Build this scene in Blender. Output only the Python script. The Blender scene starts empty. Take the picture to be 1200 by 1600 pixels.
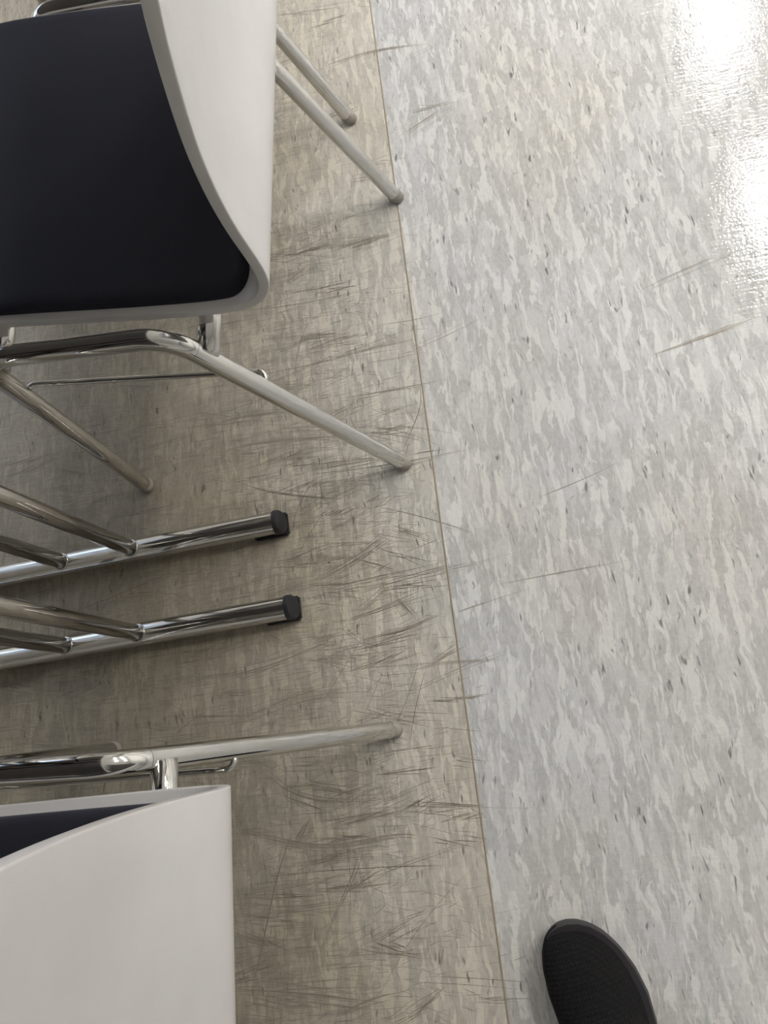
import bpy, bmesh, math, random
from math import sin, cos, pi, sqrt
from mathutils import Vector, Matrix

# ------------------------------------------------------------------ camera
SC = bpy.context.scene
COL = SC.collection
F_PX = 1146.55
cam_data = bpy.data.cameras.new('camera')
cam = bpy.data.objects.new('camera', cam_data)
COL.objects.link(cam)
cam_data.sensor_fit = 'VERTICAL'
cam_data.sensor_height = 32.0
cam_data.sensor_width = 24.0
cam_data.lens = F_PX / 1600 * 32.0
cam_data.clip_start = 0.01
ROT = Matrix.Rotation(0.5138, 4, 'Z') @ Matrix.Rotation(0.3263, 4, 'X') @ Matrix.Rotation(-0.6506, 4, 'Z')
cam.matrix_world = Matrix.Translation((0, 0, 1.0335)) @ ROT
SC.camera = cam

# ------------------------------------------------------------------ sky, exposure
w = bpy.data.worlds.new('sky'); SC.world = w
w.use_nodes = True
bg = w.node_tree.nodes['Background']
bg.inputs['Color'].default_value = (0.52, 0.70, 1.0, 1)
bg.inputs['Strength'].default_value = 3.0
SC.view_settings.view_transform = 'Standard'
SC.view_settings.look = 'None'
SC.view_settings.gamma = 1.0
SC.view_settings.use_curve_mapping = False
SC.view_settings.exposure = 0.33
PANEL_STRENGTH = 48.0
CEIL = 2.70

# ------------------------------------------------------------------ helpers
def link(name, bm, mat, parent=None, smooth=True, loc=None):
    me = bpy.data.meshes.new(name)
    bmesh.ops.recalc_face_normals(bm, faces=bm.faces)
    bm.to_mesh(me); bm.free()
    for m in (mat if isinstance(mat, (list, tuple)) else [mat]):
        me.materials.append(m)
    if smooth:
        me.polygons.foreach_set('use_smooth', [True] * len(me.polygons))
    o = bpy.data.objects.new(name, me)
    COL.objects.link(o)
    if parent: o.parent = parent
    if loc: o.location = loc
    return o

def sharp(o, deg=35):
    me = o.data
    bm = bmesh.new(); bm.from_mesh(me)
    for e in bm.edges:
        if len(e.link_faces) == 2 and e.calc_face_angle(0) > math.radians(deg):
            e.smooth = False
    bm.to_mesh(me); bm.free()
    return o

def tag(o, label=None, cat=None, group=None, kind=None):
    if label: o['label'] = label
    if cat: o['category'] = cat
    if group: o['group'] = group
    if kind: o['kind'] = kind
    return o

def empty(name, loc, rz=0):
    o = bpy.data.objects.new(name, None)
    o.empty_display_size = 0.1
    COL.objects.link(o); o.location = loc; o.rotation_euler = (0, 0, rz)
    return o

def copy_tree(o, parent=None):
    c = o.copy(); COL.objects.link(c)
    if parent is not None: c.parent = parent
    for ch in [k for k in bpy.data.objects if k.parent == o]:
        copy_tree(ch, c)
    return c

def add_box(bm, x0, x1, y0, y1, z0, z1):
    v = [bm.verts.new(p) for p in [(x0,y0,z0),(x1,y0,z0),(x1,y1,z0),(x0,y1,z0),(x0,y0,z1),(x1,y0,z1),(x1,y1,z1),(x0,y1,z1)]]
    for f in [(0,3,2,1),(4,5,6,7),(0,1,5,4),(1,2,6,5),(2,3,7,6),(3,0,4,7)]:
        bm.faces.new([v[i] for i in f])

def box(name, b, mat, parent=None, bevel=0.0):
    bm = bmesh.new(); add_box(bm, *b)
    if bevel:
        bmesh.ops.bevel(bm, geom=bm.edges[:], offset=bevel, segments=3, profile=0.5, affect='EDGES')
    return sharp(link(name, bm, mat, parent, smooth=bool(bevel)), 50)

def add_tube(bm, pts, r, n=24, caps=True, r_end=None):
    pts = [Vector(p) for p in pts]
    rings = []; side = None
    for i, p in enumerate(pts):
        if i == 0: t = pts[1] - p
        elif i == len(pts) - 1: t = p - pts[i-1]
        else: t = (pts[i+1] - p).normalized() + (p - pts[i-1]).normalized()
        t.normalize()
        if side is None:
            ref = Vector((0, 1, 0)) if abs(t.y) < 0.9 else Vector((1, 0, 0))
            side = ref - t * ref.dot(t)
        else: side = side - t * side.dot(t)
        side.normalize(); up = t.cross(side)
        rr = r if r_end is None else r + (r_end - r) * i / (len(pts) - 1)
        rings.append([bm.verts.new(p + (side * cos(2*pi*k/n) + up * sin(2*pi*k/n)) * rr) for k in range(n)])
    for a, b in zip(rings, rings[1:]):
        for k in range(n):
            bm.faces.new((a[k], a[(k+1) % n], b[(k+1) % n], b[k]))
    if caps:
        bm.faces.new(rings[0][::-1]); bm.faces.new(rings[-1])

def fillet(pts, rad, seg=12):
    """polyline with rounded corners"""
    P = [Vector(p) for p in pts]; out = [P[0]]
    for i in range(1, len(P) - 1):
        a, b, c = P[i-1], P[i], P[i+1]
        u = (a - b).normalized(); v = (c - b).normalized()
        ang = u.angle(v); d = rad / math.tan(ang / 2)
        s = b + u * d; e = b + v * d
        cen = b + (u + v).normalized() * (rad / sin(ang / 2))
        for k in range(seg + 1):
            q = (s - cen).lerp(e - cen, k / seg)
            # slerp
            th = (s - cen).angle(e - cen); tt = k / seg
            q = ((s - cen) * sin((1-tt)*th) + (e - cen) * sin(tt*th)) / sin(th)
            out.append(cen + q)
    out.append(P[-1])
    return out

# ------------------------------------------------------------------ materials
class NT:
    def __init__(s, name):
        s.m = bpy.data.materials.new(name); s.m.use_nodes = True
        s.t = s.m.node_tree; s.b = s.t.nodes['Principled BSDF']
    def n(s, typ, **kw):
        o = s.t.nodes.new(typ)
        for k, v in kw.items(): setattr(o, k, v)
        return o
    def l(s, a, b): s.t.links.new(a, b)
    def val(s, sock, v):
        if hasattr(v, 'is_output') or isinstance(v, bpy.types.NodeSocket): s.l(v, sock)
        else: sock.default_value = v
    def math(s, op, a, b=0.0, c=0.0, clamp=False):
        o = s.n('ShaderNodeMath', operation=op); o.use_clamp = clamp
        s.val(o.inputs[0], a); s.val(o.inputs[1], b)
        if op in ('MULTIPLY_ADD',): s.val(o.inputs[2], c)
        return o.outputs[0]
    def mapr(s, v, a, b, c=0.0, d=1.0, smooth=True):
        o = s.n('ShaderNodeMapRange'); o.interpolation_type = 'SMOOTHSTEP' if smooth else 'LINEAR'
        s.val(o.inputs['Value'], v)
        for k, x in zip(('From Min', 'From Max', 'To Min', 'To Max'), (a, b, c, d)): s.val(o.inputs[k], x)
        return o.outputs[0]
    def coord(s):
        return s.n('ShaderNodeTexCoord').outputs['Object']
    def mapping(s, v, scale=(1,1,1), loc=(0,0,0), rot=(0,0,0)):
        o = s.n('ShaderNodeMapping'); s.l(v, o.inputs['Vector'])
        o.inputs['Scale'].default_value = scale; o.inputs['Location'].default_value = loc
        o.inputs['Rotation'].default_value = rot
        return o.outputs[0]
    def noise(s, v, scale=1.0, detail=2.0, rough=0.5, dist=0.0):
        o = s.n('ShaderNodeTexNoise'); s.l(v, o.inputs['Vector'])
        o.inputs['Scale'].default_value = scale; o.inputs['Detail'].default_value = detail
        o.inputs['Roughness'].default_value = rough; o.inputs['Distortion'].default_value = dist
        return o.outputs['Fac']
    def mix(s, f, a, b, blend='MIX'):
        o = s.n('ShaderNodeMix', data_type='RGBA', blend_type=blend)
        s.val(o.inputs[0], f)
        for i, v in ((6, a), (7, b)):
            if isinstance(v, (tuple, list)): o.inputs[i].default_value = (*v, 1) if len(v) == 3 else v
            else: s.l(v, o.inputs[i])
        return o.outputs[2]
    def bump(s, h, strength=0.3, dist=0.001):
        o = s.n('ShaderNodeBump'); s.l(h, o.inputs['Height'])
        o.inputs['Strength'].default_value = strength; o.inputs['Distance'].default_value = dist
        s.l(o.outputs[0], s.b.inputs['Normal'])
        return o
    def set(s, **kw):
        for k, v in kw.items():
            s.val(s.b.inputs[k], (*v, 1) if isinstance(v, tuple) and len(v) == 3 else v)

def simple(name, col, rough=0.5, metal=0.0, var=0.06, scale=30, bump=0.0, bscale=400):
    t = NT(name); c = t.coord()
    n = t.noise(c, scale, 3)
    dark = tuple(x * (1 - var) for x in col); lite = tuple(min(1, x * (1 + var)) for x in col)
    t.l(t.mix(n, dark, lite), t.b.inputs['Base Color'])
    t.set(Roughness=rough, Metallic=metal)
    if bump: t.bump(t.noise(c, bscale, 2), bump, 0.0005)
    return t.m

def chrome_mat():
    t = NT('polished chrome'); c = t.coord()
    n = t.noise(c, 60, 4)
    t.l(t.mix(n, (0.60, 0.59, 0.57), (0.66, 0.65, 0.63)), t.b.inputs['Base Color'])
    t.set(Metallic=1.0)
    sm = t.noise(t.mapping(c, (500, 500, 20)), 1, 3)
    t.l(t.mapr(sm, 0.3, 0.8, 0.05, 0.12), t.b.inputs['Roughness'])
    return t.m

def shell_mat():
    t = NT('off white lacquered shell'); c = t.coord()
    n = t.noise(c, 9, 4, 0.6)
    col = t.mix(t.mapr(n, 0.3, 0.7), (0.615, 0.60, 0.592), (0.65, 0.638, 0.632))
    sp = t.mapr(t.noise(c, 90, 2), 0.74, 0.80)
    col = t.mix(t.math('MULTIPLY', sp, 0.25), col, (0.30, 0.28, 0.25))
    t.l(col, t.b.inputs['Base Color'])
    t.set(Roughness=0.24)
    t.b.inputs['Specular IOR Level'].default_value = 0.5
    t.bump(t.noise(t.mapping(c, (260, 1200, 260)), 1, 2), 0.06, 0.0005)
    return t.m

def fabric_mat():
    t = NT('dark navy woven fabric'); c = t.coord()
    w1 = t.n('ShaderNodeTexWave', wave_type='BANDS', bands_direction='X'); t.l(c, w1.inputs['Vector']); w1.inputs['Scale'].default_value = 420; w1.inputs['Distortion'].default_value = 1.2
    w2 = t.n('ShaderNodeTexWave', wave_type='BANDS', bands_direction='Y'); t.l(c, w2.inputs['Vector']); w2.inputs['Scale'].default_value = 420; w2.inputs['Distortion'].default_value = 1.2
    h = t.math('MULTIPLY', w1.outputs['Fac'], w2.outputs['Fac'])
    n = t.noise(c, 900, 2)
    k = t.math('ADD', t.math('MULTIPLY', h, 0.5), t.math('MULTIPLY', n, 0.6))
    t.l(t.mix(k, (0.006, 0.007, 0.013), (0.019, 0.021, 0.034)), t.b.inputs['Base Color'])
    t.set(Roughness=0.92)
    t.b.inputs['Sheen Weight'].default_value = 0.12
    t.b.inputs['Sheen Tint'].default_value = (0.5, 0.52, 0.75, 1)
    t.bump(h, 0.4, 0.0005)
    return t.m

def vinyl_mat(name, wear, seed, cool):
    """streaky sheet vinyl; wear 1 = soiled and scratched, 0 = clean and polished"""
    t = NT(name); c = t.coord()
    c = t.mapping(c, (1, 1, 1), (seed * 1.37, seed * 2.11, 0))
    # warp so the flakes bend and curl
    wn = t.n('ShaderNodeTexNoise'); t.l(t.mapping(c, (38, 17, 1)), wn.inputs['Vector']); wn.inputs['Scale'].default_value = 1; wn.inputs['Detail'].default_value = 3
    sub = t.n('ShaderNodeVectorMath', operation='SUBTRACT'); t.l(wn.outputs['Color'], sub.inputs[0]); sub.inputs[1].default_value = (.5, .5, .5)
    mul = t.n('ShaderNodeVectorMath', operation='MULTIPLY'); t.l(sub.outputs[0], mul.inputs[0]); mul.inputs[1].default_value = (0.020, 0.022, 0)
    add = t.n('ShaderNodeVectorMath', operation='ADD'); t.l(c, add.inputs[0]); t.l(mul.outputs[0], add.inputs[1])
    cw = add.outputs[0]
    n1 = t.noise(t.mapping(cw, (62, 12, 1)), 1, 3.5, 0.6, 0.3)
    n2 = t.noise(t.mapping(cw, (80, 15, 1), (7.3, 2.2, 0)), 1, 3, 0.6, 0.3)
    n3 = t.noise(t.mapping(cw, (170, 26, 1), (3.1, 9.2, 0)), 1, 3, 0.6, 0.2)
    big = t.noise(t.mapping(c, (2.6, 1.9, 1), (1.7, 0.4, 0)), 1, 2)
    grey = (0.505, 0.495, 0.475); pale = (0.70, 0.69, 0.65); cream = (0.675, 0.64, 0.58)
    col = t.mix(t.mapr(n1, 0.485, 0.525), grey, (0.59, 0.58, 0.56))
    col = t.mix(t.mapr(n2, 0.535, 0.57, 0, 0.9), col, pale)
    col = t.mix(t.mapr(n3, 0.58, 0.66, 0, 0.5), col, cream)
    col = t.mix(t.mapr(n3, 0.42, 0.33, 0, 0.45), col, (0.43, 0.425, 0.41))
    # yellowed or cooler areas of the sheet
    col = t.mix(t.mapr(big, 0.40, 0.62, 0.0, 0.75), col, t.mix(1.0, col, (1.0, 0.96, 0.895), 'MULTIPLY'))
    if cool: col = t.mix(1.0, col, (0.975, 0.995, 1.035), 'MULTIPLY')
    # short dark flecks running with the streaks
    fk = t.noise(t.mapping(cw, (190, 34, 1), (11, 5, 0)), 1, 1.5, 0.5)
    sp = t.noise(t.mapping(c, (20, 12, 1), (4, 1, 0)), 1, 1)
    fleck = t.math('MULTIPLY', t.mapr(fk, 0.64, 0.73), t.mapr(sp, 0.38, 0.6))
    col = t.mix(t.math('MULTIPLY', fleck, 0.8), col, (0.13, 0.13, 0.125))
    mot = t.noise(t.mapping(cw, (260, 90, 1), (5, 3, 0)), 1, 4, 0.7)
    col = t.mix(0.13, col, t.mix(t.mapr(mot, 0.3, 0.7), (0.15, 0.15, 0.15), (0.9, 0.9, 0.9)), 'OVERLAY')
    fine = t.noise(c, 900, 2)
    col = t.mix(0.10, col, t.mix(fine, (0.1, 0.1, 0.1), (1, 1, 1)), 'OVERLAY')
    rough = 0.065
    # soiling: broad film plus fine cross scratches that hold dirt, and painted furniture shade
    wear_mask = None
    if wear:
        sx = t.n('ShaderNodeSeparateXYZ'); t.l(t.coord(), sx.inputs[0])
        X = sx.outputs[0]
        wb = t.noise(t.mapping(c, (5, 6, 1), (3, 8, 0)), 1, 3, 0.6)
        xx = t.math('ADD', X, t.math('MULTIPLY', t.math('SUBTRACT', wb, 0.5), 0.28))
        m = t.mapr(xx, -0.10, -0.36); m_shade = t.mapr(xx, -0.20, -0.56)
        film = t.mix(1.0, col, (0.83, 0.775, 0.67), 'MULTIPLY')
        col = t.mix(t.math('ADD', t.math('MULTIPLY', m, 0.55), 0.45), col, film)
        col = t.mix(t.math('MULTIPLY', m_shade, 0.85), col, t.mix(1.0, col, (0.49, 0.46, 0.42), 'MULTIPLY'))  # shade under chairs and tables, painted into the sheet colour
        def scr(rot, sc, lo, hi, loc):
            q = t.mapping(c, sc, loc, (0, 0, rot))
            return t.mapr(t.noise(q, 1, 2.5, 0.65, 0.15), lo, hi)
        s1 = scr(math.radians(-4), (10, 300, 1), 0.57, 0.70, (2, 5, 0))
        s2 = scr(math.radians(9), (14, 420, 1), 0.58, 0.70, (5, 1, 0))
        s3 = scr(math.radians(-18), (12, 260, 1), 0.60, 0.72, (9, 3, 0))
        s4 = scr(0, (420, 16, 1), 0.58, 0.70, (1, 7, 0))
        s = t.math('MAXIMUM', t.math('MAXIMUM', s1, s2), t.math('MAXIMUM', s3, s4))
        patch = t.mapr(t.noise(t.mapping(c, (9, 14, 1), (6, 2, 0)), 1, 3, 0.6), 0.36, 0.62, 0.25, 1.0)
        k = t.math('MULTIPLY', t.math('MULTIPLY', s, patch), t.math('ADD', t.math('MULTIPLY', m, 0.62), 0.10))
        col = t.mix(k, col, (0.13, 0.115, 0.09))
        smear = t.mapr(t.noise(t.mapping(c, (9, 46, 1), (2, 2, 0), (0, 0, .06)), 1, 6, 0.72, 0.6), 0.46, 0.72)
        sm2 = t.mapr(t.noise(t.mapping(c, (13, 75, 1), (6, 1, 0), (0, 0, math.radians(-24))), 1, 6, 0.75, 0.8), 0.52, 0.74)
        smear = t.math('MAXIMUM', smear, t.math('MULTIPLY', sm2, 0.9))
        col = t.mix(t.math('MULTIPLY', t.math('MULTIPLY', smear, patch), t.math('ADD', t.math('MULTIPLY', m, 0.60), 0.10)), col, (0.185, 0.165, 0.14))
        gr = t.mapr(t.noise(t.mapping(c, (330, 500, 1), (1, 1, 0)), 1, 4, 0.8), 0.56, 0.75)
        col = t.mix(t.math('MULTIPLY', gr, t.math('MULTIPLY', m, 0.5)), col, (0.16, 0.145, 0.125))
        rough = t.math('ADD', 0.36, t.math('MULTIPLY', k, 0.25))
    else:
        s1 = t.mapr(t.noise(t.mapping(c, (9, 330, 1), (2, 5, 0), (0, 0, 0.2)), 1, 2.5, 0.65), 0.68, 0.78)
        col = t.mix(t.math('MULTIPLY', s1, 0.25), col, (0.25, 0.24, 0.22))
    t.l(col, t.b.inputs['Base Color'])
    t.val(t.b.inputs['Roughness'], rough)
    t.b.inputs['Specular IOR Level'].default_value = 0.5
    o1 = t.noise(t.coord(), 230, 1.5, 0.5)
    ripple = t.noise(t.mapping(t.coord(), (26, 190, 1), rot=(0, 0, 0.9)), 1, 1.5, 0.5, 0.4)
    h = t.math('ADD', t.math('MULTIPLY', o1, 0.55), t.math('MULTIPLY', ripple, 0.75))
    t.bump(h, 0.5 if not wear else 0.35, 0.0007 if not wear else 0.0005)
    return t.m

def emit_mat(name, col, strength):
    m = bpy.data.materials.new(name); m.use_nodes = True
    nt = m.node_tree; nt.nodes.clear()
    e = nt.nodes.new('ShaderNodeEmission'); o = nt.nodes.new('ShaderNodeOutputMaterial')
    e.inputs[0].default_value = (*col, 1); e.inputs[1].default_value = strength
    nt.links.new(e.outputs[0], o.inputs[0])
    return m

M = {}
M['chrome'] = chrome_mat()
M['shell'] = shell_mat()
M['fabric'] = fabric_mat()
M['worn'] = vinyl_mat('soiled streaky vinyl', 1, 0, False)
M['clean'] = vinyl_mat('pale streaky vinyl', 0, 3, True)
M['weld'] = simple('tan weld rod', (0.33, 0.27, 0.185), 0.6, var=0.25, scale=40)
M['slab'] = simple('screed', (0.20, 0.19, 0.17), 0.9)
M['wall'] = simple('painted wall', (0.70, 0.69, 0.66), 0.8, var=0.02, scale=4)
M['ceiling'] = simple('ceiling board', (0.76, 0.75, 0.73), 0.9, var=0.03, scale=200)
M['skirt'] = simple('grey skirting', (0.25, 0.25, 0.26), 0.5)
M['black'] = simple('black plastic', (0.014, 0.014, 0.017), 0.5, var=0.2, bump=0.2, bscale=900)
M['glide'] = simple('grey plastic glide', (0.30, 0.28, 0.25), 0.45, var=0.15, scale=120)
M['laminate'] = simple('pale grey laminate', (0.60, 0.60, 0.60), 0.4, var=0.02)
M['edging'] = simple('grey edging', (0.22, 0.22, 0.23), 0.5)
M['white_frame'] = simple('white window frame', (0.75, 0.75, 0.75), 0.4)
M['panel'] = emit_mat('light panel diffuser', (1.0, 0.975, 0.935), PANEL_STRENGTH)
M['metal_white'] = simple('white painted metal', (0.7, 0.7, 0.7), 0.5)
def scuff_mat():
    t = NT('scuff dirt')
    a = t.n('ShaderNodeAttribute', attribute_name='tone')
    t.l(t.mix(a.outputs['Fac'], (0.11, 0.093, 0.073), (0.36, 0.315, 0.25)), t.b.inputs['Base Color'])
    t.set(Roughness=0.6)
    return t.m
M['scuff'] = scuff_mat()
def glass_mat():
    m = bpy.data.materials.new('window glass'); m.use_nodes = True
    nt = m.node_tree; nt.nodes.clear()
    o = nt.nodes.new('ShaderNodeOutputMaterial'); mx = nt.nodes.new('ShaderNodeMixShader')
    tr = nt.nodes.new('ShaderNodeBsdfTransparent'); g = nt.nodes.new('ShaderNodeBsdfGlossy')
    g.inputs['Roughness'].default_value = 0.02
    mx.inputs[0].default_value = 0.06
    nt.links.new(tr.outputs[0], mx.inputs[1]); nt.links.new(g.outputs[0], mx.inputs[2]); nt.links.new(mx.outputs[0], o.inputs[0])
    return m
M['glass'] = glass_mat()

# ------------------------------------------------------------------ setting
X0, X1, Y0, Y1 = -3.4, 4.2, -3.2, 6.4
SEAM = -0.0905
floor = tag(box('floor', (X0, X1, Y0, Y1, -0.10, -0.003), M['slab']), 'streaky sheet vinyl floor, soiled and painted with shade under the chairs and pale to the right', kind='structure')
edges = [X0, SEAM - 2.0, SEAM, SEAM + 2.0, X1]
for i in range(4):
    a, b = edges[i], edges[i+1]
    bm = bmesh.new()
    add_box(bm, a + (0.0013 if i else 0), b - (0.0013 if i < 3 else 0), Y0, Y1, -0.003, 0.0)
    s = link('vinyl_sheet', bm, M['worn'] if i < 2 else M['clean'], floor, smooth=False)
    s['label'] = 'soiled scratched vinyl sheet' if i < 2 else 'pale clean vinyl sheet'
for i in range(1, 4):
    bm = bmesh.new()
    add_tube(bm, [(edges[i], Y0 + (Y1 - Y0) * k / 60 , -0.0013) for k in range(61)], 0.0017, 8)
    link('weld_seam', bm, M['weld'], floor)

def wall(name, b): return tag(box(name, b, M['wall']), kind='structure')
wall('wall_right', (X1, X1 + 0.1, Y0 - .1, Y1 + .1, -0.1, CEIL + .1))
wall('wall_front', (X0, X1, Y1, Y1 + 0.1, -0.1, CEIL + .1))
wall('wall_back', (X0, X1, Y0 - 0.1, Y0, -0.1, CEIL + .1))
WZ0, WZ1 = 1.35, 2.60
WIN = [(1.3, 3.0), (3.3, 5.0)]
bm = bmesh.new()
yy = [Y0 - .1] + [v for p in WIN for v in p] + [Y1 + .1]
for k in range(0, len(yy), 2): add_box(bm, X0 - .1, X0, yy[k], yy[k+1], -0.1, CEIL + .1)
for a, b in WIN:
    add_box(bm, X0 - .1, X0, a, b, -0.1, WZ0); add_box(bm, X0 - .1, X0, a, b, WZ1, CEIL + .1)
tag(link('wall_left', bm, M['wall'], smooth=False), kind='structure')
for i, (a, b) in enumerate(WIN):
    r = tag(empty('window_%d' % (i + 1), (X0 - .05, (a + b) / 2, WZ0)), kind='structure')
    bm = bmesh.new(); h = (b - a) / 2; H = WZ1 - WZ0
    for q in [(-.03, .03, -h, -h + .06, 0, H), (-.03, .03, h - .06, h, 0, H), (-.03, .03, -h + .06, h - .06, 0, .06), (-.03, .03, -h + .06, h - .06, H - .06, H), (-.03, .03, -.03, .03, .06, H - .06)]:
        add_box(bm, *q)
    link('window_frame', bm, M['white_frame'], r, smooth=False)
    for s in (-1, 1):
        bm = bmesh.new(); y0, y1 = sorted((s * .03, s * (h - .06)))
        add_box(bm, -.003, .003, y0, y1, .06, H - .06)
        link('pane', bm, M['glass'], r, smooth=False)
    bm = bmesh.new(); add_box(bm, .051, .17, -h - .05, h + .05, -.035, -.005)
    link('window_sill', bm, M['white_frame'], r, smooth=False)
for nm, b in [('baseboard_left', (X0, X0 + .012, Y0, Y1, 0, .08)), ('baseboard_right', (X1 - .012, X1, Y0, Y1, 0, .08)),
              ('baseboard_front', (X0 + .012, X1 - .012, Y1 - .012, Y1, 0, .08)), ('baseboard_back', (X0 + .012, X1 - .012, Y0, Y0 + .012, 0, .08))]:
    tag(box(nm, b, M['skirt']), kind='structure')
tag(box('ceiling', (X0, X1, Y0, Y1, CEIL, CEIL + 0.1), M['ceiling']), kind='structure')

# ceiling light panels, recessed flush
PX = [1.67, -1.93]
PY = [3.71, 2.47]
lamps = [(1.69, 3.71), (1.69, 2.47), (3.1, 3.71), (3.1, 2.47), (1.69, 4.95), (3.1, 1.23), (1.69, 1.23), (-1.6, 3.71), (-1.6, 4.95), (3.1, 4.95), (-1.6, 2.47)]  # right-wall panels and last table-side one added as fill, clear of floor reflections
WHERE = ['in the middle row, second from the front wall', 'in the middle row, third from the front wall', 'added as fill by the right wall, second from the front wall', 'added as fill by the right wall, third from the front wall',
         'in the middle row, nearest the front wall', 'added as fill by the right wall, farthest from the front wall', 'in the middle row, farthest from the front wall',
         'over the table side, second from the front wall', 'over the table side, nearest the front wall',
         'added as fill by the right wall, nearest the front wall', 'added as fill over the table side, farthest from the front wall']
lamp0 = None
for i, (x, y) in enumerate(lamps):
    if lamp0 is None:
        lamp0 = r = empty('ceiling_light', (x, y, CEIL))
        bm = bmesh.new()
        for q in [(-.14, .14, -.31, -.29, -.012, 0), (-.14, .14, .29, .31, -.012, 0), (-.14, -.12, -.29, .29, -.012, 0), (.12, .14, -.29, .29, -.012, 0)]:
            add_box(bm, *q)
        link('frame', bm, M['metal_white'], r, smooth=False)
        bm = bmesh.new(); add_box(bm, -.12, .12, -.29, .29, -.008, 0)
        link('diffuser', bm, M['panel'], r, smooth=False)
    else:
        r = copy_tree(lamp0); r.location = (x, y, CEIL)
    tag(r, 'oblong ceiling light ' + WHERE[i], 'ceiling light', 'ceiling light panels')

# ------------------------------------------------------------------ chair
TR = 0.0112           # frame tube radius
ZT = 0.427            # rail height
SHELL_PTS = [(-0.4700, .418), (-0.4560, .434), (-0.4280, .444), (-0.3880, .447), (-0.3430, .445), (-0.2760, .4395), (-0.2105, .433), (-0.1440, .4285), (-0.1080, .429), (-0.0840, .4335), (-0.0680, .445),
             (-0.0590, .464), (-0.0565, .49), (-0.0580, .54), (-0.0560, .585), (-0.0500, .63), (-0.0415, .67), (-0.0310, .711), (-0.0210, .744), (-0.0025, .797), (0.0060, .820), (0.0150, .846)]
def shell_profile():
    """smooth curve through the seat's upper face, front edge to top of the back"""
    Q = SHELL_PTS; P = []
    Q = [(2*Q[0][0]-Q[1][0], 2*Q[0][1]-Q[1][1])] + Q + [(2*Q[-1][0]-Q[-2][0], 2*Q[-1][1]-Q[-2][1])]
    for i in range(1, len(Q) - 2):
        for k in range(6):
            t = k / 6; c = []
            for a in (0, 1):
                p0, p1, p2, p3 = (Q[i+m][a] for m in (-1, 0, 1, 2))
                c.append(.5 * (2*p1 + (p2-p0)*t + (2*p0-5*p1+4*p2-p3)*t*t + (3*p1-p0-3*p2+p3)*t**3))
            P.append(tuple(c))
    P.append(Q[-2])
    for _ in range(3):
        P = [P[0]] + [((P[i-1][0]+2*P[i][0]+P[i+1][0])/4, (P[i-1][1]+2*P[i][1]+P[i+1][1])/4) for i in range(1, len(P)-1)] + [P[-1]]
    return P
def radians_(d): return d * pi / 180
PROF = shell_profile()
def prof_normals(P):
    N = []
    for i in range(len(P)):
        a = P[max(i-1, 0)]; b = P[min(i+1, len(P)-1)]
        tx, tz = b[0] - a[0], b[1] - a[1]; L = sqrt(tx*tx + tz*tz)
        N.append((-tz / L, tx / L))                       # towards the sitter
    return N
PN = prof_normals(PROF)
ARC = [0.0]
for i in range(1, len(PROF)): ARC.append(ARC[-1] + sqrt((PROF[i][0]-PROF[i-1][0])**2 + (PROF[i][1]-PROF[i-1][1])**2))

def half_width(s, L, W, r0, r1):
    w = W
    if s < r0: w = W - r0 + sqrt(max(r0*r0 - (r0 - s)**2, 0))
    if L - s < r1: w = min(w, W - r1 + sqrt(max(r1*r1 - (r1 - (L - s))**2, 0)))
    return w

def surf(s):
    """interpolated profile point and normal at arc length s"""
    s = max(0, min(ARC[-1], s)); i = 0
    while i < len(ARC) - 2 and ARC[i+1] < s: i += 1
    t = (s - ARC[i]) / (ARC[i+1] - ARC[i])
    x = PROF[i][0] * (1-t) + PROF[i+1][0] * t; z = PROF[i][1] * (1-t) + PROF[i+1][1] * t
    nx = PN[i][0] * (1-t) + PN[i+1][0] * t; nz = PN[i][1] * (1-t) + PN[i+1][1] * t
    return x, z, nx, nz

def build_shell(parent):
    bm = bmesh.new(); L = ARC[-1]; T = 0.0105; W = 0.2025
    ss = []
    r0, r1 = 0.05, 0.045
    for k in range(10): ss.append(r0 * (1 - cos(k / 9 * pi / 2)) + 0.0)
    n = 90
    for k in range(1, n): ss.append(r0 + (L - r0 - r1) * k / n)
    for k in range(12): ss.append(L - r1 + r1 * sin(k / 11 * pi / 2))
    rings = []
    for s in ss:
        x, z, nx, nz = surf(s)
        w = half_width(s, L, W, r0, r1)
        # the back narrows a little towards its top
        w -= 0.0038 - 0.0083 * min(1, s / .42)
        row = []
        NV = 14; er = 0.0014
        cur = 0.003 * min(1, max(0, (s - 0.45) / 0.3)) ** 2     # back slightly wrapped round the sitter
        def pt(y, off):
            o = off + cur * (y / W) ** 2
            return (x + nx * o, y, z + nz * o)
        for k in range(NV + 1): row.append(pt(-(w - er) + 2 * (w - er) * k / NV, 0))
        for k in range(1, 4): a = pi / 2 - pi / 2 * k / 3; row.append(pt((w - er) + er * cos(a), -er + er * sin(a)))
        for k in range(0, 3): a = -pi / 2 * k / 3; row.append(pt((w - er) + er * cos(a), -(T - er) + er * sin(a)))
        for k in range(NV + 1): row.append(pt((w - er) - 2 * (w - er) * k / NV, -T))
        for k in range(1, 4): a = -pi / 2 + pi / 2 * k / 3; row.append(pt(-(w - er) - er * cos(a), -(T - er) + er * sin(a)))
        for k in range(0, 3): a = pi / 2 * k / 3; row.append(pt(-(w - er) - er * cos(a), -er + er * sin(a)))
        rings.append([bm.verts.new(p) for p in row])
    m = len(rings[0])
    for a, b in zip(rings, rings[1:]):
        for k in range(m): bm.faces.new((a[k], a[(k+1) % m], b[(k+1) % m], b[k]))
    bm.faces.new(rings[0][::-1]); bm.faces.new(rings[-1])
    return sharp(link('shell', bm, M['shell'], parent), 38)

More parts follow.
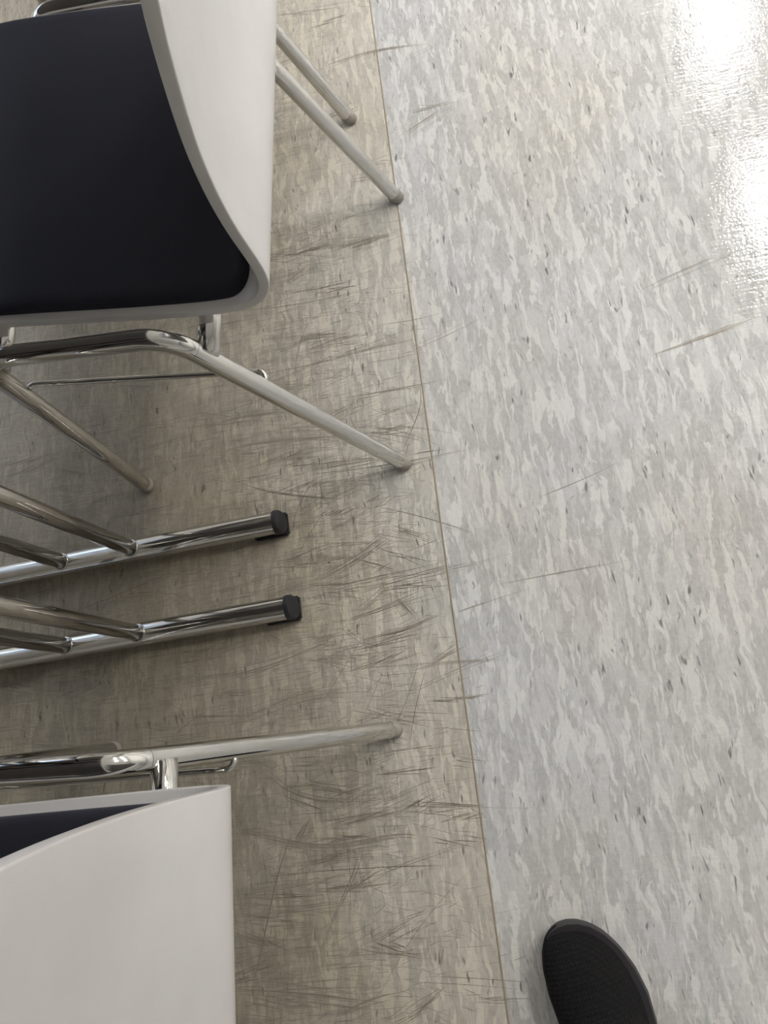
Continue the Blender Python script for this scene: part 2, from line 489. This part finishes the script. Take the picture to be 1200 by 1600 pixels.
def build_pad(parent):
    """seat pad lying in the shell, rounded corners, soft edge"""
    bm = bmesh.new()
    s0, s1 = 0.022, 0.402; W = 0.1925; H = 0.0095; r0, r1 = 0.05, 0.024
    L = s1 - s0; ss = []
    for k in range(9): ss.append(r0 * (1 - cos(k / 8 * pi / 2)))
    for k in range(1, 40): ss.append(r0 + (L - r0 - r1) * k / 40)
    for k in range(9): ss.append(L - r1 + r1 * sin(k / 8 * pi / 2))
    top = []; NV = 22
    for s in ss:
        w = half_width(s, L, W, r0, r1) + 0.005 * s / L - .001; row = []
        for k in range(NV + 1):
            q = -cos(pi * k / NV); y = w * q
            d = min(w - abs(y), s + 0.0001, L - s + 0.0001)
            e = min(1.0, max(0.0, d) / 0.008)
            hh = 0.001 + H * sqrt(max(0, 1 - (1 - e) ** 2))
            x, z, nx, nz = surf(s0 + s)
            row.append((bm.verts.new((x + nx * hh, y, z + nz * hh)), bm.verts.new((x + nx * .0003, y, z + nz * .0003))))
        top.append(row)
    for a, b in zip(top, top[1:]):
        for k in range(NV):
            bm.faces.new((a[k][0], a[k+1][0], b[k+1][0], b[k][0]))
            bm.faces.new((a[k][1], b[k][1], b[k+1][1], a[k+1][1]))
        bm.faces.new((a[0][0], b[0][0], b[0][1], a[0][1]))
        bm.faces.new((a[-1][0], a[-1][1], b[-1][1], b[-1][0]))
    for k in range(NV):
        bm.faces.new((top[0][k][0], top[0][k][1], top[0][k+1][1], top[0][k+1][0]))
        bm.faces.new((top[-1][k][0], top[-1][k+1][0], top[-1][k+1][1], top[-1][k][1]))
    o = link('seat_pad', bm, M['fabric'], parent); o['label'] = 'dark navy fabric seat pad'
    return o

FR = (-0.168, 0.229)    # rear bend x, y ; rear foot at x 0
RF = (0.0, 0.2343); FF = (-0.4189, 0.2375); FB = (-0.386, 0.229)
def make_chair():
    root = empty('stacking_chair', (0, 0, 0))
    build_shell(root); build_pad(root)
    for s in (-1, 1):
        rear_b = Vector((FR[0], s * FR[1], ZT)); front_b = Vector((FB[0], s * FB[1], ZT))
        rear_f = Vector((RF[0], s * RF[1], 0.0)); front_f = Vector((FF[0], s * FF[1], 0.0))
        path = fillet([front_f, front_b, rear_b, rear_f], 0.048, 14)
        # path[0]=front foot, path[1..15]=front bend, ... rear bend, path[-1]
        bm = bmesh.new(); add_tube(bm, path[1:-1], TR, 28, caps=False); link('side_rail', bm, M['chrome'], root)
        for a, b in ((path[1], path[0]), (path[-2], path[-1])):
            d = (b - a).normalized()
            e = b - d * 0.010
            bm = bmesh.new(); add_tube(bm, [a.lerp(e, k / 6) for k in range(7)], TR, 28, caps=False)
            leg = link('leg', bm, M['chrome'], root)
            # glide: a plug that ends flat on the floor
            bm = bmesh.new(); n = 24
            g0 = b - d * 0.016; side = Vector((0, 1, 0)); up = d.cross(side).normalized(); side = up.cross(d).normalized()
            rs = []
            for q, rr in ((g0, TR + .0003), (b - d * 0.008, TR + .0010), ):
                rs.append([bm.verts.new(q + (side * cos(2*pi*k/n) + up * sin(2*pi*k/n)) * rr) for k in range(n)])
            for rr, z in ((TR + .0008, 0.0035), (TR - .001, 0.0)):
                rs.append([bm.verts.new((b.x + up.x * sin(2*pi*k/n) * rr + side.x * cos(2*pi*k/n) * rr, b.y + side.y * cos(2*pi*k/n) * rr + up.y * sin(2*pi*k/n) * rr, z)) for k in range(n)])
            for A, B in zip(rs, rs[1:]):
                for k in range(n): bm.faces.new((A[k], A[(k+1) % n], B[(k+1) % n], B[k]))
            bm.faces.new(rs[0][::-1]); bm.faces.new(rs[-1])
            g = link('glide', bm, M['glide'], leg); g['label'] = 'grey plastic glide'
        # thin wire rod between the legs, hooked at both ends
        zr = 0.300; yr = s * 0.2120
        ry = s * (RF[1] + (FR[1] - RF[1]) * .3 / ZT); fy = s * 0.2318
        xr = RF[0] + (FR[0] - RF[0]) * zr / ZT + .006; xf = FF[0] + (FB[0] - FF[0]) * 0.33 / ZT
        pts = fillet([(xr, ry, zr - .004), (xr, yr, zr), (xf - .002, yr, 0.33), (xf - .002, fy, 0.33)], 0.009, 8)
        bm = bmesh.new(); add_tube(bm, pts, 0.0035, 12); link('side_rod', bm, M['chrome'], root)
    for xc, zc, hw in ((-0.144, 0.384, .229), (-0.379, 0.400, .228)):
        bm = bmesh.new(); add_tube(bm, [(xc, -hw + 2 * hw * k / 8, zc) for k in range(9)], 0.0122, 24); link('cross_tube', bm, M['chrome'], root)
    for xc, zc in ((-0.144, 0.384), (-0.379, 0.400)):
        for s in (-1, 1):
            bm = bmesh.new(); add_box(bm, xc - .02, xc + .02, s*.12 - .02, s*.12 + .02, zc + .004, .4178 if xc > -.2 else .4350)
            link('mounting_block', bm, M['black'], root, smooth=False)
    return root

chair = make_chair()
GRP = 'stacking chairs along the tables'
def place(o, x, y, rz, label):
    o.location = (x, y, 0); o.rotation_euler = (0, 0, rz); tag(o, label, 'chair', GRP)
place(chair, -0.1104, 0.6070, -0.0930, 'white shell chair with most of its dark navy seat pad in view')
c3 = copy_tree(chair)
place(c3, -0.1975, -0.2395, -0.0300, 'white shell chair seen from behind, only a sliver of its navy pad showing')
c0 = copy_tree(chair)
place(c0, -0.116, 1.253, -0.150, 'chair beyond the navy-seated one, only a chrome leg and rail showing')

# ------------------------------------------------------------------ tables
RR = 0.0172
def make_table(length, name='training_table'):
    """origin: midpoint of the table's end leg posts on the floor; the table extends in +y by length"""
    root = empty(name, (0, 0, 0))
    for iy, y in enumerate((0.0, length - 0.13)):
        zc = 0.006 + RR
        bm = bmesh.new(); add_tube(bm, [(-0.285 + 0.570 * k / 8, y, zc) for k in range(9)], RR, 32, caps=True)
        run = link('floor_runner', bm, M['chrome'], root); sharp(run, 60)
        for s in (-1, 1):
            bm = bmesh.new(); n = 32; rings = []
            # round collar, then a face that slopes out down to the floor pad
            for x0, tilt, rr in ((0.2845, 0, RR + .0009), (0.289, 0, RR + .0014), (0.2915, .004, RR + .0008), (0.2925, .007, RR - .0018)):
                ring = []
                for k in range(n):
                    a = 2*pi*k/n; yy_, zz = rr * cos(a), rr * sin(a)
                    zz = max(zz, -RR - .004)
                    ring.append(bm.verts.new((s * (x0 + tilt * (1 - (zz + RR) / (2*RR))), y + yy_, zc + zz)))
                rings.append(ring)
            for A, B in zip(rings, rings[1:]):
                for k in range(n): bm.faces.new((A[k], A[(k+1) % n], B[(k+1) % n], B[k]))
            bm.faces.new(rings[0][::-1]); bm.faces.new(rings[-1])
            p = bmesh.new()
            a, b = sorted((s * 0.246, s * 0.3000))
            add_box(p, a, b, y - .0178, y + .0178, 0.0, 0.0115)
            bmesh.ops.bevel(p, geom=p.edges[:], offset=0.0025, segments=2, affect='EDGES')
            me = bpy.data.meshes.new('t'); p.to_mesh(me); p.free(); bm.from_mesh(me); bpy.data.meshes.remove(me)
            c = sharp(link('end_cap', bm, M['black'], run), 40); c['label'] = 'black plastic end cap with floor pad'
        for x in (0.0582, -0.0582):
            bm = bmesh.new(); add_tube(bm, [(x, y, zc + RR * .5), (x, y, .3), (x, y, .69)], 0.0118, 28)
            post = link('post', bm, M['chrome'], root)
            bm = bmesh.new(); nn = 40; m = 8; R0 = 0.0122
            vs = []
            for k in range(nn):
                a = 2*pi*k/nn; px, py = R0 * cos(a), R0 * sin(a)
                pz = zc + sqrt(RR*RR - py*py)
                vs.append([bm.verts.new((x + (R0 + .0016 * cos(2*pi*j/m)) * cos(a), y + (R0 + .0016 * cos(2*pi*j/m)) * sin(a), pz + .0016 * sin(2*pi*j/m))) for j in range(m)])
            for k in range(nn):
                A, B = vs[k], vs[(k+1) % nn]
                for j in range(m): bm.faces.new((A[j], A[(j+1) % m], B[(j+1) % m], B[j]))
            link('weld_bead', bm, M['chrome'], post)
        bm = bmesh.new(); add_box(bm, -.28, .28, y - .02, y + .02, .688, .706); link('top_bearer', bm, M['black'], root, smooth=False)
    t = box('tabletop', (-.318, .318, -.062, length - .068, .706, .730), M['laminate'], root, 0.003)
    bm = bmesh.new(); add_box(bm, -.308, .308, -.052, length - .078, .7035, .7062); link('underside', bm, M['edging'], t, smooth=False)
    bm = bmesh.new()
    for q in [(-.320, .320, -.064, -.062, .708, .728), (-.320, .320, length - .068, length - .066, .708, .728), (-.320, -.318, -.062, length - .068, .708, .728), (.318, .320, -.062, length - .068, .708, .728)]:
        add_box(bm, *q)
    link('edge_band', bm, M['edging'], t, smooth=False)
    return root
ta = make_table(1.60); ta.location = (-0.6185, 0.2992, 0); ta.rotation_euler = (0, 0, 0.032)
tag(ta, 'table on chrome legs, its black-capped floor runner nearest the navy-seated chair', 'table', 'tables in a row')
tb = copy_tree(ta); tb.location = (-0.6095, 0.1690, 0); tb.rotation_euler = (0, 0, pi + 0.034)
tag(tb, 'table on chrome legs, its black-capped floor runner nearest the chair seen from behind', 'table', 'tables in a row')

# ------------------------------------------------------------------ shoe
def shoe_upper_mat():
    t = NT('black knit'); c = t.coord()
    v = t.n('ShaderNodeTexVoronoi'); t.l(t.mapping(c, (300, 210, 300)), v.inputs['Vector']); v.inputs['Scale'].default_value = 1; v.inputs['Randomness'].default_value = 0.25
    d = v.outputs['Distance']
    t.l(t.mix(t.mapr(d, 0.2, 0.6), (0.0085, 0.008, 0.0085), (0.0035, 0.0035, 0.004)), t.b.inputs['Base Color'])
    t.set(Roughness=0.85); t.b.inputs['Specular IOR Level'].default_value = 0.25
    b = t.bump(d, 0.9, 0.0012); b.invert = True
    return t.m
M['knit'] = shoe_upper_mat()
M['rubber'] = simple('dark grey rubber', (0.020, 0.018, 0.021), 0.55, var=0.15, bump=0.15)
M['lace'] = simple('black lace', (0.02, 0.02, 0.022), 0.9, bump=0.5, bscale=1500)
M['lining'] = simple('black lining', (0.012, 0.012, 0.013), 0.95)
# outline: (distance from toe, medial offset, lateral offset)
OUT = [(0, -.010, .002), (.003, -.020, .014), (.010, -.0295, .0270), (.022, -.0370, .0390), (.040, -.0430, .0500), (.065, -.0460, .0590), (.095, -.0450, .0630),
       (.130, -.0400, .0600), (.165, -.0350, .0490), (.200, -.0345, .0440), (.235, -.0360, .0405), (.260, -.0340, .0370), (.278, -.0260, .0280), (.287, -.0140, .0150), (.290, -.004, .004)]
def outl(d):
    for a, b in zip(OUT, OUT[1:]):
        if a[0] <= d <= b[0]:
            t = (d - a[0]) / (b[0] - a[0]); return a[1] * (1-t) + b[1] * t, a[2] * (1-t) + b[2] * t
    return OUT[-1][1:]
def htop(d):   # ridge height of the upper
    P = [(0, .026), (.012, .040), (.035, .050), (.07, .057), (.105, .068), (.14, .083), (.17, .095), (.20, .098), (.25, .098), (.29, .094)]
    for a, b in zip(P, P[1:]):
        if a[0] <= d <= b[0]:
            t = (d - a[0]) / (b[0] - a[0]); return a[1] * (1-t) + b[1] * t
    return P[-1][1]
def make_shoe():
    root = empty('shoe', (0, 0, 0))
    ds = [.29 * (0.5 - 0.5 * cos(pi * k / 44)) for k in range(45)]
    # sole
    bm = bmesh.new(); rings = []
    for d in ds:
        m, l = outl(d); spring = 0.010 * max(0, 1 - d / .06) ** 2
        th = 0.026 + 0.006 * min(1, d / .29)
        row = []
        for (f, z) in ((0.93, spring), (1.0, spring + .005), (1.03, spring + th * .6), (0.99, spring + th)):
            row.append((m * f, z)); 
        right = [(l * f, z) for (f, z) in ((0.99, spring + th), (1.03, spring + th * .6), (1.0, spring + .005), (0.93, spring))]
        rings.append([bm.verts.new((x, -d, z)) for x, z in row + right])
    n = 8
    for a, b in zip(rings, rings[1:]):
        for k in range(n): bm.faces.new((a[k], a[(k+1) % n], b[(k+1) % n], b[k]))
    bm.faces.new(rings[0][::-1]); bm.faces.new(rings[-1])
    o = sharp(link('sole', bm, M['rubber'], root), 50); o['label'] = 'dark grey rubber sole'
    # upper: arched sections, open at the collar from d=.17 to .27
    bm = bmesh.new(); rows = []; NV = 24
    for d in ds:
        m, l = outl(d); m = m * .985 ; l = l * .90; H = htop(d); zb = 0.020
        op = max(0, min(1, (d - .165) / .02)) * max(0, min(1, (.284 - d) / .012))     # opening
        row = []
        for k in range(NV + 1):
            a = pi * k / NV
            cx = (m + l) / 2 - 0.006 * (1 - min(1, d / .1)) ; hw = (l - m) / 2
            c_ = -cos(a); s_ = sin(a)
            ex = 0.80
            px = (m + l) / 2 + hw * (abs(c_) ** 0.92) * (1 if c_ > 0 else -1) - 0.010 * s_ * (1 if d < .16 else .3)
            pz = zb + (H - zb) * (s_ ** ex)
            if op > 0:     # pull the ridge apart into a collar
                lim = 0.024 * op
                if abs(px - (m + l) / 2) < lim and s_ > .5:
                    px = (m + l) / 2 + (lim if px >= (m + l) / 2 else -lim); 
            row.append(bm.verts.new((px, -d, pz)))
        rows.append(row)
    for i, (a, b) in enumerate(zip(rows, rows[1:])):
        for k in range(NV):
            if 0.18 < ds[i] < .272 and 9 <= k <= 14: continue
            bm.faces.new((a[k], a[k+1], b[k+1], b[k]))
    bmesh.ops.remove_doubles(bm, verts=bm.verts, dist=1e-5)
    o = link('upper', bm, M['knit'], root); o['label'] = 'black knitted upper'
    md = o.modifiers.new('thick', 'SOLIDIFY'); md.thickness = .003; md.offset = -1
    # insole
    bm = bmesh.new(); top = []
    for d in [ .16 + .118 * k / 10 for k in range(11)]:
        m, l = outl(d); top.append([bm.verts.new((q, -d, .034)) for q in (m * .85, l * .85)])
    for a, b in zip(top, top[1:]): bm.faces.new((a[0], a[1], b[1], b[0]))
    bmesh.ops.solidify(bm, geom=bm.faces[:], thickness=.004)
    link('insole', bm, M['lining'], root, smooth=False)
    # laces
    for k in range(4):
        d = .112 + .017 * k; m, l = outl(d); c_ = (m + l) / 2 - .010
        pts = []
        for j in range(9):
            q = -1 + 2 * j / 8
            pts.append((c_ + q * .021, -d - .006 * q * (1 if k % 2 else -1), htop(d) + .0025 - .006 * q * q))
        bm = bmesh.new(); add_tube(bm, pts, .0022, 8); link('lace', bm, M['lace'], root)
    return root
shoe = make_shoe()
shoe.location = (-0.004, -0.2495, 0); shoe.rotation_euler = (0, 0, 0.20)
tag(shoe, 'black knitted sneaker toe with dark rubber sole on the pale floor', 'shoe')

# ------------------------------------------------------------------ scuffs and scratches on the floor
random.seed(11)
bm = bmesh.new(); tone = []
def ribbon(x, y, ang, length, width, curv, tn, z, wob=0.0):
    n = max(4, min(16, int(length / .012)))
    pts = []; a = ang
    px, py = x - cos(ang) * length / 2, y - sin(ang) * length / 2
    for k in range(n + 1):
        pts.append((px, py, a)); st = length / n
        a += curv * st + random.uniform(-wob, wob) * st * 30
        px += cos(a) * st; py += sin(a) * st
    L = R = None
    for k, (qx, qy, a) in enumerate(pts):
        u = k / n; hw = width / 2 * (0.15 + 0.85 * sin(pi * min(1, max(0, u))) ** .5) * random.uniform(.75, 1.2)
        l = bm.verts.new((qx - sin(a) * hw, qy + cos(a) * hw, z)); r = bm.verts.new((qx + sin(a) * hw, qy - cos(a) * hw, z))
        tone.extend((tn, tn))
        if L: bm.faces.new((L, R, r, l))
        L, R = l, r
def nz(): return 0.00012 + random.random() * 0.00012
def zone():
    """a spot in the soiled strip beside the tables"""
    while True:
        x = random.uniform(-.80, -.06); y = random.uniform(-.45, 1.45)
        p = 1.0 if x < -.22 else max(0.06, (-.06 - x) / .16)
        if y > .85: p *= .22
        if random.random() < p: return x, y
for i in range(6500):
    x, y = zone()
    ribbon(x, y, random.gauss(0.0, .28), random.lognormvariate(-3.75, .5), random.uniform(.0003, .0008), random.gauss(0, 1.5), random.uniform(.4, 1.1), nz(), .02)
for i in range(230):                                     # bundles of dragged lines
    x, y = zone(); a = random.gauss(0.0, .20); L = random.lognormvariate(-2.65, .4); cv = random.gauss(0, 1.0)
    sp = random.uniform(.0015, .006)
    for k in range(random.randint(5, 16)):
        o = random.gauss(0, sp)
        ribbon(x - sin(a) * o + random.gauss(0, L * .25), y + cos(a) * o, a + random.gauss(0, .06), L * random.uniform(.25, .9), random.uniform(.0003, .0009), cv, random.uniform(.05, .9), nz(), .012)
for i in range(26):                                      # longer sweeping lines
    x, y = zone(); a = random.gauss(0, .22); L = random.uniform(.12, .26); cv = random.gauss(0, 1.3)
    for k in range(2):
        ribbon(x + random.gauss(0, .01), y + random.gauss(0, .002), a, L, random.uniform(.0004, .0008), cv, random.uniform(.1, .7), nz(), .006)
# the marks that can be told apart: (points on the floor, strokes, spread, tone)
MARKS = [
    ([(-0.054, 1.0064), (0.0385, 1.0057)], 6, 0.003, 0.3),
    ([(-0.1553, 0.6144), (-0.0962, 0.6104), (-0.0425, 0.6121)], 2, 0.001, 0.3),
    ([(-0.2705, 0.592), (-0.2234, 0.6016), (-0.1731, 0.6056)], 6, 0.004, 0.3),
    ([(-0.186, 0.5512), (-0.0759, 0.5504)], 3, 0.002, 0.5),
    ([(-0.2194, 0.4989), (-0.0526, 0.4981)], 3, 0.002, 0.4),
    ([(-0.1778, 0.4613), (-0.1004, 0.4677)], 3, 0.002, 0.3),
    ([(-0.0925, 0.4986), (-0.0997, 0.4568), (-0.1319, 0.3965)], 2, 0.001, 0.2),
    ([(-0.1709, 0.431), (-0.1148, 0.431)], 5, 0.003, 0.3),
    ([(-0.1202, 0.3871), (-0.0714, 0.3864)], 3, 0.001, 0.1),
    ([(-0.4022, 0.392), (-0.3347, 0.3624), (-0.233, 0.3349)], 2, 0.001, 0.15),
    ([(-0.2736, 0.3081), (-0.2583, 0.367)], 1, 0.0, 0.1),
    ([(-0.2596, 0.2858), (-0.1705, 0.3173)], 3, 0.002, 0.4),
    ([(-0.2985, 0.2142), (-0.2172, 0.2448), (-0.1597, 0.2749)], 8, 0.004, 0.3),
    ([(-0.2987, 0.2123), (-0.2171, 0.2082)], 6, 0.004, 0.3),
    ([(-0.2261, 0.1209), (-0.1637, 0.1273), (-0.1065, 0.1433)], 9, 0.004, 0.2),
    ([(-0.2244, 0.1098), (-0.1434, 0.1201)], 6, 0.003, 0.3),
    ([(-0.1732, 0.1821), (-0.1429, 0.1391)], 8, 0.005, 0.4),
    ([(-0.2363, 0.1516), (-0.1153, 0.1739)], 5, 0.003, 0.3),
    ([(-0.236, 0.1544), (-0.1686, 0.1974)], 4, 0.003, 0.4),
    ([(-0.0847, 0.1421), (-0.0614, 0.1471), (0.0177, 0.1613)], 2, 0.0007, 0.1),
    ([(-0.2935, 0.2752), (-0.125, 0.2529)], 2, 0.002, 0.5),
    ([(-0.2618, 0.0837), (-0.0948, 0.0757), (-0.0361, 0.071)], 3, 0.002, 0.3),
    ([(-0.1336, 0.0743), (-0.0767, 0.0963)], 4, 0.003, 0.3),
    ([(-0.2277, -0.0353), (-0.1321, -0.0309)], 2, 0.001, 0.3),
    ([(-0.2241, -0.0606), (-0.1358, -0.0593)], 4, 0.002, 0.15),
    ([(-0.3425, -0.0603), (-0.2447, -0.0858)], 7, 0.004, 0.2),
    ([(-0.3762, -0.0487), (-0.3497, -0.0696), (-0.3078, -0.0859), (-0.2428, -0.0933), (-0.1809, -0.0916)], 4, 0.003, 0.2),
    ([(-0.3494, -0.1264), (-0.3744, -0.1819), (-0.4004, -0.2604), (-0.4296, -0.3461)], 2, 0.001, 0.1),
    ([(-0.4475, -0.1051), (-0.3726, -0.131), (-0.2996, -0.1456), (-0.2042, -0.1421), (-0.1754, -0.146)], 8, 0.004, 0.25),
    ([(-0.3196, -0.1069), (-0.3474, -0.1474)], 6, 0.003, 0.2),
    ([(-0.248, -0.1433), (-0.2621, -0.1783), (-0.2969, -0.2318), (-0.3246, -0.2788)], 3, 0.003, 0.15),
    ([(-0.4252, -0.209), (-0.3672, -0.2182), (-0.2552, -0.2126)], 5, 0.003, 0.25),
    ([(-0.4455, -0.1951), (-0.359, -0.1924), (-0.2853, -0.1828)], 7, 0.005, 0.25),
    ([(-0.4441, -0.2372), (-0.4, -0.2544), (-0.3592, -0.2537)], 8, 0.004, 0.2),
    ([(-0.4477, -0.3065), (-0.3425, -0.3174), (-0.2363, -0.333)], 12, 0.007, 0.2),
    ([(-0.3177, -0.3457), (-0.2589, -0.3277), (-0.2025, -0.3183)], 4, 0.003, 0.3),
    ([(-0.2061, -0.3476), (-0.1625, -0.3174)], 7, 0.005, 0.35),
    ([(-0.1878, 1.1568), (-0.0945, 1.1589), (0.0084, 1.1425)], 4, 0.002, 0.5),
    ([(-0.4249, 0.5204), (-0.3257, 0.5348), (-0.2511, 0.5309)], 8, 0.007, 0.3),
    ([(-0.4394, 0.4451), (-0.3423, 0.4491), (-0.1981, 0.433)], 9, 0.008, 0.3),
    ([(-0.4704, 0.4953), (-0.3821, 0.5008), (-0.286, 0.4933)], 8, 0.008, 0.25),
    ([(-0.2839, 0.3903), (-0.2025, 0.3894), (-0.1527, 0.3878)], 7, 0.004, 0.25),
    ([(-0.4455, 0.094), (-0.3659, 0.1028), (-0.2673, 0.1271)], 8, 0.008, 0.3),
    ([(-0.4092, 0.0355), (-0.312, 0.0513), (-0.2369, 0.0515)], 9, 0.009, 0.3),
    ([(-0.441, -0.014), (-0.3644, -0.0148), (-0.2633, -0.0284)], 5, 0.005, 0.3),
    ([(-0.6298, 0.2744), (-0.4792, 0.2624), (-0.3469, 0.233)], 8, 0.009, 0.3),
    ([(-0.536, 0.1142), (-0.4332, 0.1391), (-0.353, 0.1475)], 8, 0.009, 0.3),
    ([(-0.2262, 0.5711), (-0.1417, 0.5758), (-0.0901, 0.5759)], 4, 0.005, 0.4),
    ([(-0.1133, 0.0243), (-0.0603, 0.0267)], 2, 0.001, 0.5),
    ([(0.25, 0.4753), (0.3431, 0.4917), (0.4126, 0.5075)], 7, 0.004, 0.6),
]
DOT = (-0.2626, 0.241)
def stroke(pts, off, width, tn, z):
    """one thin stroke that follows a polyline smoothly"""
    Q = [Vector(p) for p in pts]
    if len(Q) == 2: Q = [Q[0], Q[0].lerp(Q[1], .5) , Q[1]]
    Q = [Q[0] * 2 - Q[1]] + Q + [Q[-1] * 2 - Q[-2]]; P = []
    for i in range(1, len(Q) - 2):
        for k in range(7):
            t = k / 7; p0, p1, p2, p3 = Q[i-1:i+3]
            P.append(.5 * (2*p1 + (p2-p0)*t + (2*p0-5*p1+4*p2-p3)*t*t + (3*p1-p0-3*p2+p3)*t**3))
    P.append(Q[-2]); n = len(P)
    a, b = sorted((random.uniform(0, .35), random.uniform(.65, 1)))
    if off == 0: a, b = 0, 1
    P = P[int(a * (n-1)): int(b * (n-1)) + 1]; L = R = None; skew = random.gauss(0, abs(off) * .6)
    for k, p in enumerate(P):
        d = (P[min(k+1, len(P)-1)] - P[max(k-1, 0)]).normalized(); nn = Vector((-d.y, d.x)); u = k / max(1, len(P) - 1)
        hw = width / 2 * (.2 + .8 * sin(pi * u) ** .5) * random.uniform(.8, 1.2)
        c = p + nn * (off + skew * (u - .5) * 2)
        l = bm.verts.new((c.x + nn.x * hw, c.y + nn.y * hw, z)); r = bm.verts.new((c.x - nn.x * hw, c.y - nn.y * hw, z))
        tone.extend((tn, tn))
        if L: bm.faces.new((L, R, r, l))
        L, R = l, r
for pts, n, spread, tn in MARKS:
    for k in range(n + n // 2):
        stroke(pts, 0 if k == 0 else random.gauss(0, spread), random.uniform(.0004, .0009), tn + random.uniform(.05, .5), nz())
ring = [bm.verts.new((DOT[0] + .0016 * cos(2*pi*k/9), DOT[1] + .0014 * sin(2*pi*k/9), .0004)) for k in range(9)]
tone.extend([-.3] * 9); bm.faces.new(ring)
for i in range(45):                                      # cross scratches
    x, y = zone()
    ribbon(x, y, random.gauss(pi / 2 - .25, .35), random.uniform(.03, .2), random.uniform(.0004, .0009), random.gauss(0, 3), random.uniform(.0, .6), nz(), .01)
for i in range(260):                                     # sparse small marks on the pale sheet
    ribbon(random.uniform(-.08, .7), random.uniform(-.45, 1.6), random.gauss(pi / 2, .5), random.uniform(.004, .012), random.uniform(.0005, .0011), random.gauss(0, 60), random.uniform(0, .8), nz(), .1)
for (x, y, a, L, wd, cv, k) in [(-.02, .98, .42, .10, .004, 0, 7), (.0, 1.13, .30, .07, .003, 0, 3), (.10, .30, .20, .14, .002, 1, 2), (.32, .60, .25, .16, .004, 0, 5), (.05, .18, .05, .2, .002, 0, 2), (-.06, .57, .2, .16, .002, 1, 3)]:
    for j in range(k):
        ribbon(x + random.gauss(0, .01), y + random.gauss(0, wd), a, L * random.uniform(.5, 1), random.uniform(.0004, .0009), cv, random.uniform(.4, 1), nz(), .005)
me = bpy.data.meshes.new('scuff_marks')
bm.to_mesh(me); bm.free()
at = me.attributes.new('tone', 'FLOAT', 'POINT'); at.data.foreach_set('value', tone)
me.materials.append(M['scuff'])
so = bpy.data.objects.new('scuff_marks', me); COL.objects.link(so); so.parent = floor
so['kind'] = 'stuff'; so['label'] = 'dark drag marks and scratches'
